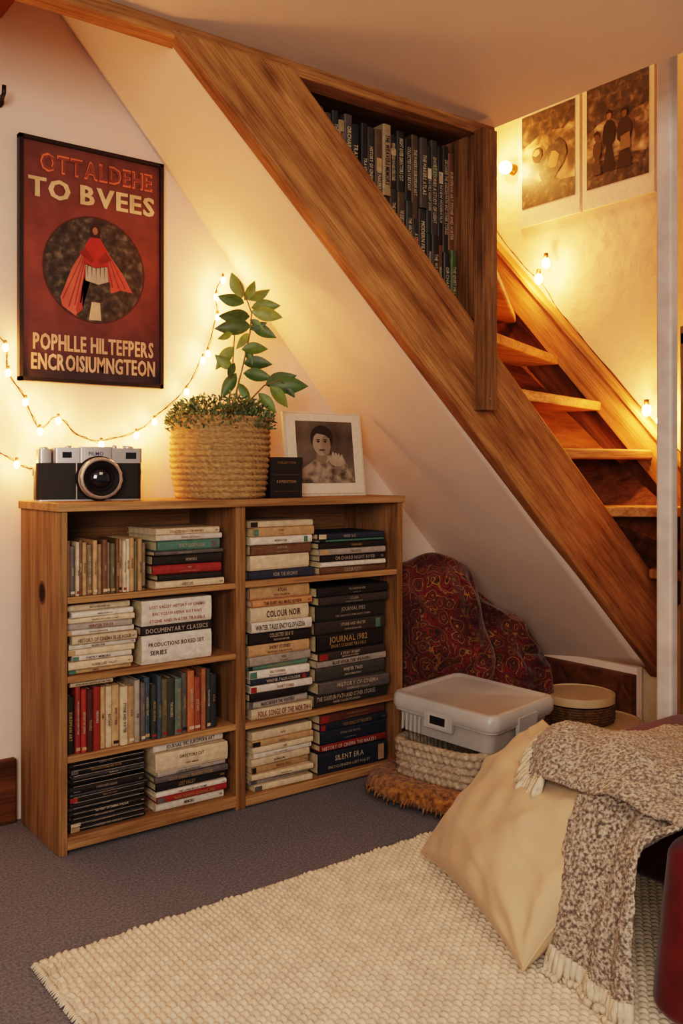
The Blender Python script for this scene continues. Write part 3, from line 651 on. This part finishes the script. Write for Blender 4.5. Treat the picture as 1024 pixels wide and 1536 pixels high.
# ------------------------------------------------------------------ soft goods
def pillow(name,center,xa,ya,w,h,t,mats,n=56,pinch=.07,wr=.006,seed=0,p=.45,sag=0,piping=None,crease=.4):
    b=MB(); vs=[];idx={}
    for side in (1,-1):
        for i in range(n+1):
            for j in range(n+1):
                u=-1+2*i/n; v=-1+2*j/n
                u=math.sin(u*math.pi/2)*.6+u*.4; v=math.sin(v*math.pi/2)*.6+v*.4
                edge=i in(0,n) or j in(0,n)
                if side==-1 and edge: idx[(side,i,j)]=idx[(1,i,j)]; continue
                k=max(0,(1-u*u)*(1-v*v)); e=k**p
                x=w/2*u*(1-pinch*(1-v*v)); y=h/2*v*(1-pinch*(1-u*u))
                z=side*t/2*e
                nz=mnoise.noise(Vector((u*1.6+seed,v*1.6,side*3)))*wr*3*min(1,k*3)+mnoise.noise(Vector((u*4+seed,v*4,side*7)))*wr*min(1,k*6)
                rd=mnoise.noise(Vector((u*1.5+seed*2,v*2.0,1.7)))
                nz+=wr*crease*math.exp(-(rd*7)**2)*min(1,k*4)
                cr=math.sin(math.atan2(1-abs(u)+.02,1-abs(v)+.02)*9)*wr*.6*(1-k)*min(1,k*8)
                z+=nz+side*cr
                if pinch<0:
                    x+=mnoise.noise(Vector((v*1.7+seed,u,4)))*.02; y+=mnoise.noise(Vector((u*1.7+seed,v,9)))*.02
                idx[(side,i,j)]=len(vs); vs.append((x,y,z-sag*(u*u+v*v)))
    fs=[]
    for side in(1,-1):
        for i in range(n):
            for j in range(n):
                q=(idx[(side,i,j)],idx[(side,i+1,j)],idx[(side,i+1,j+1)],idx[(side,i,j+1)])
                fs.append(q if side==1 else q[::-1])
    b.add(vs,fs)
    if piping:
        pts=[vs[idx[(1,i,0)]] for i in range(0,n+1)]+[vs[idx[(1,n,j)]] for j in range(1,n+1)]+[vs[idx[(1,i,n)]] for i in range(n-1,-1,-1)]+[vs[idx[(1,0,j)]] for j in range(n-1,-1,-1)]
        b.tube(pts,piping,n=6)
    xa=Vector(xa).normalized(); ya=Vector(ya); ya=(ya-xa*ya.dot(xa)).normalized(); za=xa.cross(ya)
    mw=Matrix.Identity(4)
    for r in range(3): mw[r][0]=xa[r]; mw[r][1]=ya[r]; mw[r][2]=za[r]; mw[r][3]=center[r]
    return b.obj(name,mats,mw=mw,smooth=True)
kilim=mottled('patterned_fabric',[(0,s(48,26,22)),(.22,s(124,34,36)),(.42,s(64,34,28)),(.55,s(162,118,68)),(.66,s(80,48,32)),(.85,s(52,30,24)),(1,s(134,40,38))],20,'vor',distort=.09,dist=.003)
kilim2=mottled('dark_patterned_fabric',[(0,s(36,28,24)),(.3,s(92,66,42)),(.5,s(46,30,24)),(.7,s(98,38,34)),(1,s(42,30,24))],24,'vor',distort=.1)
pillow('patterned_cushion',(2.195,2.34,.38),(.78,-.50,.10),(.06,.24,.95),.33,.52,.26,[kilim],seed=1,wr=.020,pinch=-.20,p=.40,crease=1.2)
pillow('patterned_cushion',(2.42,2.34,.31),(.60,-.36,-.58),(.55,.1,.75),.46,.34,.26,[kilim],seed=5,wr=.020,pinch=-.20,p=.40,crease=1.2)
pillow('patterned_cushion',(2.36,2.27,.18),(.85,-.45,-.1),(.1,.35,.9),.48,.34,.22,[kilim],seed=12,wr=.02,pinch=-.15,p=.38,crease=1.0)
pillow('patterned_cushion',(2.69,2.44,.12),(.8,-.6,-.1),(.1,.4,.8),.26,.22,.14,[kilim2],seed=9,wr=.012,pinch=-.1,p=.4)
gold=mottled('ochre_knit',[(.3,s(78,48,22)),(.5,s(140,94,44)),(.68,s(170,122,64))],70,bump=1,dist=.008)
b=MB()
prof=[]
for k in range(25):
    a=-math.pi/2+math.pi*k/24; prof.append((.165+.055*math.cos(a) if abs(a)<1.56 else .001,.035+.034*math.sin(a)))
b.lathe(prof,(0,0,0),140,sq=3.2,disp=lambda k,t,z:.004*math.sin(t*44)*math.sin(k*1.3)+.003*math.sin(t*7))
for i in range(110):
    t=2*math.pi*i/110; q=(abs(math.cos(t))**3.2+abs(math.sin(t))**3.2)**(-1/3.2)*.216; p=Vector((q*math.cos(t),q*math.sin(t),.03+random.uniform(-.01,.01)))
    d=Vector((math.cos(t),math.sin(t),0)); b.tube([p,p+d*.006+Vector((0,0,-.006)),p+d*.008+Vector((0,0,-.018))],.004,n=5,taper=.5)
b.obj('floor_cushion',[gold],mw=Matrix.Translation((1.965,2.02,.001))@Matrix.Rotation(math.radians(11),4,'Z'),smooth=True)
b=MB(); prof=[(.001,0)]
for k in range(5):
    for j in range(6): a=j/6; prof.append((.155+.006*(k/5)+.007*math.sin(math.pi*a),.11*(k+a)/5))
prof+=[(.155,.11),(.145,.108),(.14,.02),(.001,.02)]
b.lathe(prof,(0,0,0),220,sq=5,disp=lambda k,t,z:.0035*math.sin(t*52+(k//6)*3.14+math.sin(z*500)))
b.obj('wicker_basket',[mat('wicker_grey',s(172,156,136),.8,ns=60,var=.4,bump=.8,bs=150,dist=.004)],mw=Matrix.Translation((1.985,1.985,.069))@Matrix.Rotation(math.radians(11),4,'Z'),smooth=True)
def rrect(w,h,r,n=6):
    pl=[]
    for (cx_,cy_,a0) in ((w/2-r,h/2-r,0),(-w/2+r,h/2-r,90),(-w/2+r,-h/2+r,180),(w/2-r,-h/2+r,270)):
        for i in range(n+1):
            a=math.radians(a0+90*i/n); pl.append((cx_+r*math.cos(a),cy_+r*math.sin(a)))
    return pl
def loft(mb,secs,mat=0,cap0=True,cap1=True):
    n=len(secs[0][0]); vs=[];fs=[]
    for pl,z in secs: vs+=[(p[0],p[1],z) for p in pl]
    for k in range(len(secs)-1):
        for i in range(n): j=(i+1)%n; fs.append((k*n+i,k*n+j,(k+1)*n+j,(k+1)*n+i))
    if cap0: fs.append(tuple(range(n-1,-1,-1)))
    if cap1: fs.append(tuple(range((len(secs)-1)*n,len(secs)*n)))
    mb.add(vs,fs,mat=mat)
b=MB(); w,h=.35,.375
loft(b,[(rrect(w-.05,h-.05,.03),0),(rrect(w-.03,h-.03,.03),.06),(rrect(w-.008,h-.008,.03),.063),(rrect(w-.008,h-.008,.03),.074)],cap1=False)
loft(b,[(rrect(w,h,.035),.070),(rrect(w+.006,h+.006,.035),.078),(rrect(w+.004,h+.004,.035),.104),(rrect(w-.010,h-.010,.03),.114),(rrect(w-.03,h-.03,.03),.116),(rrect(w-.05,h-.05,.025),.110),(rrect(w-.055,h-.055,.025),.109)])
for sx_ in(-1,1):
    b.box(-.05,.05,sx_*(h/2+.001)-.006,sx_*(h/2+.001)+.006,.04,.092)
    b.box(sx_*(w/2+.001)-.006,sx_*(w/2+.001)+.006,-.05,.05,.04,.092)
b.box(-w/2-.0085,-w/2-.007,-.036,.038,.046,.086,mat=1)
b.box(-w/2-.009,-w/2-.0083,-.026,.028,.054,.078,mat=2)
for i in range(5): b.box(-w/2-.001,-w/2+.006,.07+i*.016,.074+i*.016,.01,.06)
b.obj('storage_box',[mat('milky_plastic',s(180,178,174),.32,trans=.10,ns=4,var=.18,bump=.1,bs=8),mat('label_white',s(170,168,164),.5),mat('label_dark',s(30,28,28),.4)],mw=Matrix.Translation((2.03,1.985,.186))@Matrix.Rotation(math.radians(3),4,'X')@Matrix.Rotation(math.radians(10),4,'Z'),bevel=.002,auto=.6)
b=MB()
for i in range(5): b.box(0,.13,i*.010,i*.010+.008,0,.10,jit(random.choice([s(150,165,180),s(180,184,186),s(120,138,158)]),.1))
b.obj('magazine_bundle',[M['attr']],mw=Matrix.Translation((1.875,1.735,.022))@Matrix.Rotation(math.radians(20),4,'Z')@Matrix.Rotation(math.radians(-24),4,'X'),bevel=.0015)
def roundbox(name,c,r,h,band,lid):
    b=MB()
    b.lathe([(.001,0),(r*.96,0),(r*.97,.003),(r*.97,h*.62)],(0,0,0),72,mat=0,disp=(lambda k,t,z:.0015*math.sin(t*60)) )
    for k in range(6):
        z=.01+h*.55*k/6; b.lathe([(r*.97,z),(r*.99,z+.003),(r*.99,z+.005),(r*.97,z+.008)],(0,0,0),72,mat=0,disp=lambda kk,t,zz,k=k:.0025*math.sin(t*40+k*3.14))
    b.lathe([(r*.975,h*.70),(r,h*.71),(r*1.0,h*.95),(r*.99,h),(r*.95,h+.001),(r*.93,h-.003),(.001,h-.003)],(0,0,0),72,mat=1)
    return b.obj(name,[band,lid],mw=Matrix.Translation(c),auto=.7)
lidm=mat('box_lid_cream',s(194,168,132),.6,ns=12,var=.08,bump=.1)
roundbox('round_box',(2.69,2.03,.001),.165,.10,mat('round_box_side',s(180,152,116),.6,ns=60,var=.4),lidm)
roundbox('round_box',(2.65,2.07,.101),.128,.095,mat('woven_band',s(108,80,50),.8,ns=60,var=.5,bump=.8,bs=120),lidm)

# ------------------------------------------------------------------ rug
x0,x1,y0,y1=.63,1.93,.45,1.80; nx,ny=520,480
xs=np.linspace(x0,x1,nx); ys=np.linspace(y0,y1,ny); Xg,Yg=np.meshgrid(xs,ys,indexing='ij')
px_=.0145; py_=.021
colid=np.floor(Xg/px_); h=np.abs(np.sin(np.pi*Xg/px_))**.6*np.abs(np.sin(np.pi*(Yg/py_+.5*(colid%2)+.35*np.abs(np.sin(np.pi*Xg/px_)))))**.5
rng=np.random.RandomState(3)
Zg=.010+.0085*h+rng.rand(nx,ny)*.0012+.002*np.sin(Xg*9)*np.sin(Yg*7+1)
edge=np.minimum.reduce([Xg-x0,x1-Xg,Yg-y0,y1-Yg]); Zg=np.where(edge<.004,.002,Zg)
wob=.004*np.sin(Yg*90)+.003*np.sin(Yg*37)+.002*rng.rand(nx,ny)
wob2=.004*np.sin(Xg*85)+.003*np.sin(Xg*31)
Xd=Xg+wob*np.exp(-((Xg-x0)/.03)**2)+.012*np.sin(Yg*3)*np.exp(-((Xg-x0)/.2)**2); Yd=Yg+wob2*np.exp(-((y1-Yg)/.03)**2)
co=np.stack([Xd,Yd,Zg],-1).reshape(-1,3)
I=np.arange(nx*ny).reshape(nx,ny); F=np.stack([I[:-1,:-1],I[1:,:-1],I[1:,1:],I[:-1,1:]],-1).reshape(-1,4)
me=bpy.data.meshes.new('area_rug'); me.from_pydata(co.tolist(),[],F.tolist())
me.polygons.foreach_set('use_smooth',[True]*len(me.polygons)); me.materials.append(mat('cream_wool',s(216,198,172),.95,ns=30,var=.2,bump=.6,bs=500,dist=.002,sheen=.2))
ro=bpy.data.objects.new('area_rug',me); sc.collection.objects.link(ro)
b=MB()
for i in range(210):
    x=x0+(x1-x0)*i/209+random.uniform(-.002,.002); p=Vector((x,y1-.004,.008)); b.tube([p,p+Vector((random.uniform(-.003,.003),.006,.002)),p+Vector((random.uniform(-.005,.005),.014,-.004))],.003,n=5,taper=.5)
for i in range(200):
    y=y0+(y1-y0)*i/199; p=Vector((x0+.004+.012*math.sin(y*3),y,.008)); b.tube([p,p+Vector((-.007,0,.002)),p+Vector((-.014,random.uniform(-.005,.005),-.004))],.003,n=5,taper=.5)
fo=b.obj('fringe',[me.materials[0]],smooth=True); fo.parent=ro

# ------------------------------------------------------------------ floor sofa
sofam=mat('dark_red_velvet',s(92,28,26),.9,ns=20,var=.3,bump=.3,bs=80,sheen=.2,spec=.2)
b=MB()
def softbox(mb,x0,x1,y0,y1,z0,z1,r,tilt=0):
    w,h=x1-x0,y1-y0; cx_,cy_=(x0+x1)/2,(y0+y1)/2; secs=[]
    for k in range(7):
        a=math.pi/2*k/6; secs.append(([(p[0]+cx_,p[1]+cy_) for p in rrect(w-2*r*(1-math.sin(a)),h-2*r*(1-math.sin(a)),.06)],z0+r*(1-math.cos(a))))
    for k in range(7):
        a=math.pi/2*k/6; secs.append(([(p[0]+cx_+tilt,p[1]+cy_) for p in rrect(w-2*r*(1-math.cos(a)),h-2*r*(1-math.cos(a)),.06)],z1-r*(1-math.sin(a))))
    loft(mb,secs)
softbox(b,1.405,2.52,-.2,.965,.022,.318,.03,tilt=.045)
softbox(b,1.86,2.55,.95,1.60,.022,.25,.04)
b.obj('floor_sofa',[sofam],smooth=True)
B_=Vector((1.575,1.655,.04));C_=Vector((1.366,1.145,.04));A_=Vector((1.86,1.585,.305))
beige=mat('beige_linen',s(192,166,132),.9,ns=6,var=.08,bump=.35,bs=420,dist=.0015,sheen=.15)
pillow('throw_pillow',(A_+C_)/2+Vector((-.02,0,.012)),C_-B_,A_-B_,.56,.45,.22,[beige],n=80,seed=3,wr=.012,pinch=.08,piping=.0028,p=.45,crease=.5)

def cr4(p0,p1,p2,p3,t): return .5*((2*p1)+(p2-p0)*t+(2*p0-5*p1+4*p2-p3)*t*t+(3*p1-p0-3*p2+p3)*t**3)
def sheet(mb,ctrl,nu,nv,amp,seed,fold=0):
    R=len(ctrl);C=len(ctrl[0]); ctrl=[[Vector(p) for p in r] for r in ctrl]
    def ev(u,v):
        fu=u*(R-1); i=min(int(fu),R-2); tu=fu-i; fv=v*(C-1); j=min(int(fv),C-2); tv=fv-j; rows=[]
        for k in(-1,0,1,2):
            r=ctrl[min(max(i+k,0),R-1)]; rows.append(cr4(r[max(j-1,0)],r[j],r[j+1],r[min(j+2,C-1)],tv))
        return cr4(*rows,tu)
    vs=[]
    for a in range(nu+1):
        for c in range(nv+1):
            u,v=a/nu,c/nv; p=ev(u,v); e=.01
            du=ev(min(1,u+e),v)-ev(max(0,u-e),v); dvv=ev(u,min(1,v+e))-ev(u,max(0,v-e)); n=du.cross(dvv).normalized()
            k=mnoise.noise(p*9+Vector((seed,0,0)))*amp+mnoise.noise(p*55)*.003+mnoise.noise(p*150)*.0035+fold*math.sin(v*17+2*u+seed)
            vs.append(p+n*k)
    fs=[(a*(nv+1)+c,a*(nv+1)+c+1,(a+1)*(nv+1)+c+1,(a+1)*(nv+1)+c) for a in range(nu) for c in range(nv)]
    mb.add(vs,fs); return lambda a,c:vs[a*(nv+1)+c]
throwm=mottled('boucle_throw',[(.36,s(84,72,64)),(.46,s(128,114,100)),(.55,s(178,164,144)),(.7,s(206,194,174))],150,bump=1,dist=.006,sheen=.25)
tasm=mat('tassel_cream',s(200,186,162),.9,ns=60,var=.2)
b=MB()
gA=[[(1.545,1.345,.318),(1.525,1.255,.328),(1.515,1.14,.335),(1.49,.99,.342),(1.49,.78,.350)],
    [(1.665,1.415,.368),(1.645,1.315,.388),(1.625,1.19,.388),(1.65,1.04,.376),(1.70,.85,.368)],
    [(1.79,1.47,.355),(1.78,1.375,.372),(1.76,1.25,.376),(1.78,1.10,.366),(1.85,.90,.358)],
    [(1.93,1.52,.292),(1.96,1.43,.310),(2.0,1.33,.320),(2.1,1.20,.326),(2.2,1.0,.340)],
    [(2.05,1.57,.265),(2.1,1.49,.272),(2.2,1.41,.28),(2.3,1.30,.295),(2.4,1.1,.315)]]
ga=sheet(b,gA,130,150,.016,1.0,.007)
gB=[[(1.62,1.21,.394),(1.66,1.10,.386),(1.68,1.02,.378),(1.70,.90,.370)],
    [(1.53,1.19,.340),(1.55,1.08,.345),(1.54,.99,.345),(1.52,.90,.350)],
    [(1.47,1.19,.240),(1.475,1.08,.25),(1.43,1.01,.28),(1.405,.95,.325)],
    [(1.43,1.175,.14),(1.42,1.07,.14),(1.385,1.01,.16),(1.365,.955,.18)],
    [(1.400,1.155,.065),(1.39,1.07,.05),(1.365,1.01,.05),(1.35,.945,.06)]]
gb=sheet(b,gB,130,80,.010,4.0,.009)
def tassel(mb,p,d,L,n=3):
    for k in range(n):
        q=Vector(p); pts=[q]; dd_=Vector(d).normalized()
        for j in range(5):
            q=q+dd_*L/5+Vector((random.uniform(-.002,.002),random.uniform(-.002,.002),random.uniform(-.001,.001))); 
            if q.z<.022: q.z=.022
            pts.append(q); dd_=(dd_+Vector((0,0,-.12))).normalized()
        mb.tube(pts,.0022,mat=1,n=5,taper=.6)
for c in range(0,81,3): tassel(b,gb(130,c),(-.25,random.uniform(-.2,.1),-1),random.uniform(.07,.10))
for c in range(0,26,3): tassel(b,ga(0,c),(-.6,.05,-.75),random.uniform(.035,.055))
for r in range(0,60,3): tassel(b,ga(r,0),(-.45,.35,-.5),random.uniform(.03,.045))
tb=b.obj('throw_blanket',[throwm,tasm],smooth=True)
so=tb.modifiers.new('solid','SOLIDIFY'); so.thickness=.006; so.offset=1

# ------------------------------------------------------------------ lights / world / camera
w=bpy.data.worlds.new('world'); sc.world=w; w.use_nodes=True
w.node_tree.nodes['Background'].inputs[0].default_value=(1,.85,.75,1); w.node_tree.nodes['Background'].inputs[1].default_value=.27
def area(name,loc,tgt,size,e,col):
    l=bpy.data.lights.new(name,'AREA'); l.energy=e; l.color=col; l.size=size
    o=bpy.data.objects.new(name,l); o.location=loc; d=Vector(tgt)-Vector(loc); o.rotation_euler=d.to_track_quat('-Z','Y').to_euler(); sc.collection.objects.link(o)
area('window_daylight',(-.9,-.6,1.45),(1.5,2.0,.2),1.0,50,(1,.87,.775))
area('room_lamp',(1.0,.4,1.95),(1.4,1.6,.0),.7,8,(1,.78,.58))
area('stairwell_lamp',(2.5,2.3,3.2),(2.7,2.3,1.5),.4,7,(1,.50,.18))
cam=bpy.data.cameras.new('camera'); co_=bpy.data.objects.new('camera',cam); sc.collection.objects.link(co_)
co_.location=(0,0,.983); co_.rotation_euler=(math.radians(90),0,math.radians(-37.5))
cam.sensor_fit='AUTO'; cam.sensor_width=36; cam.lens=36*1371/1536; cam.shift_y=-62/1536; cam.clip_start=.02
sc.camera=co_
sc.view_settings.view_transform='Filmic'
try: sc.view_settings.look='High Contrast'
except Exception: pass
sc.view_settings.exposure=.08
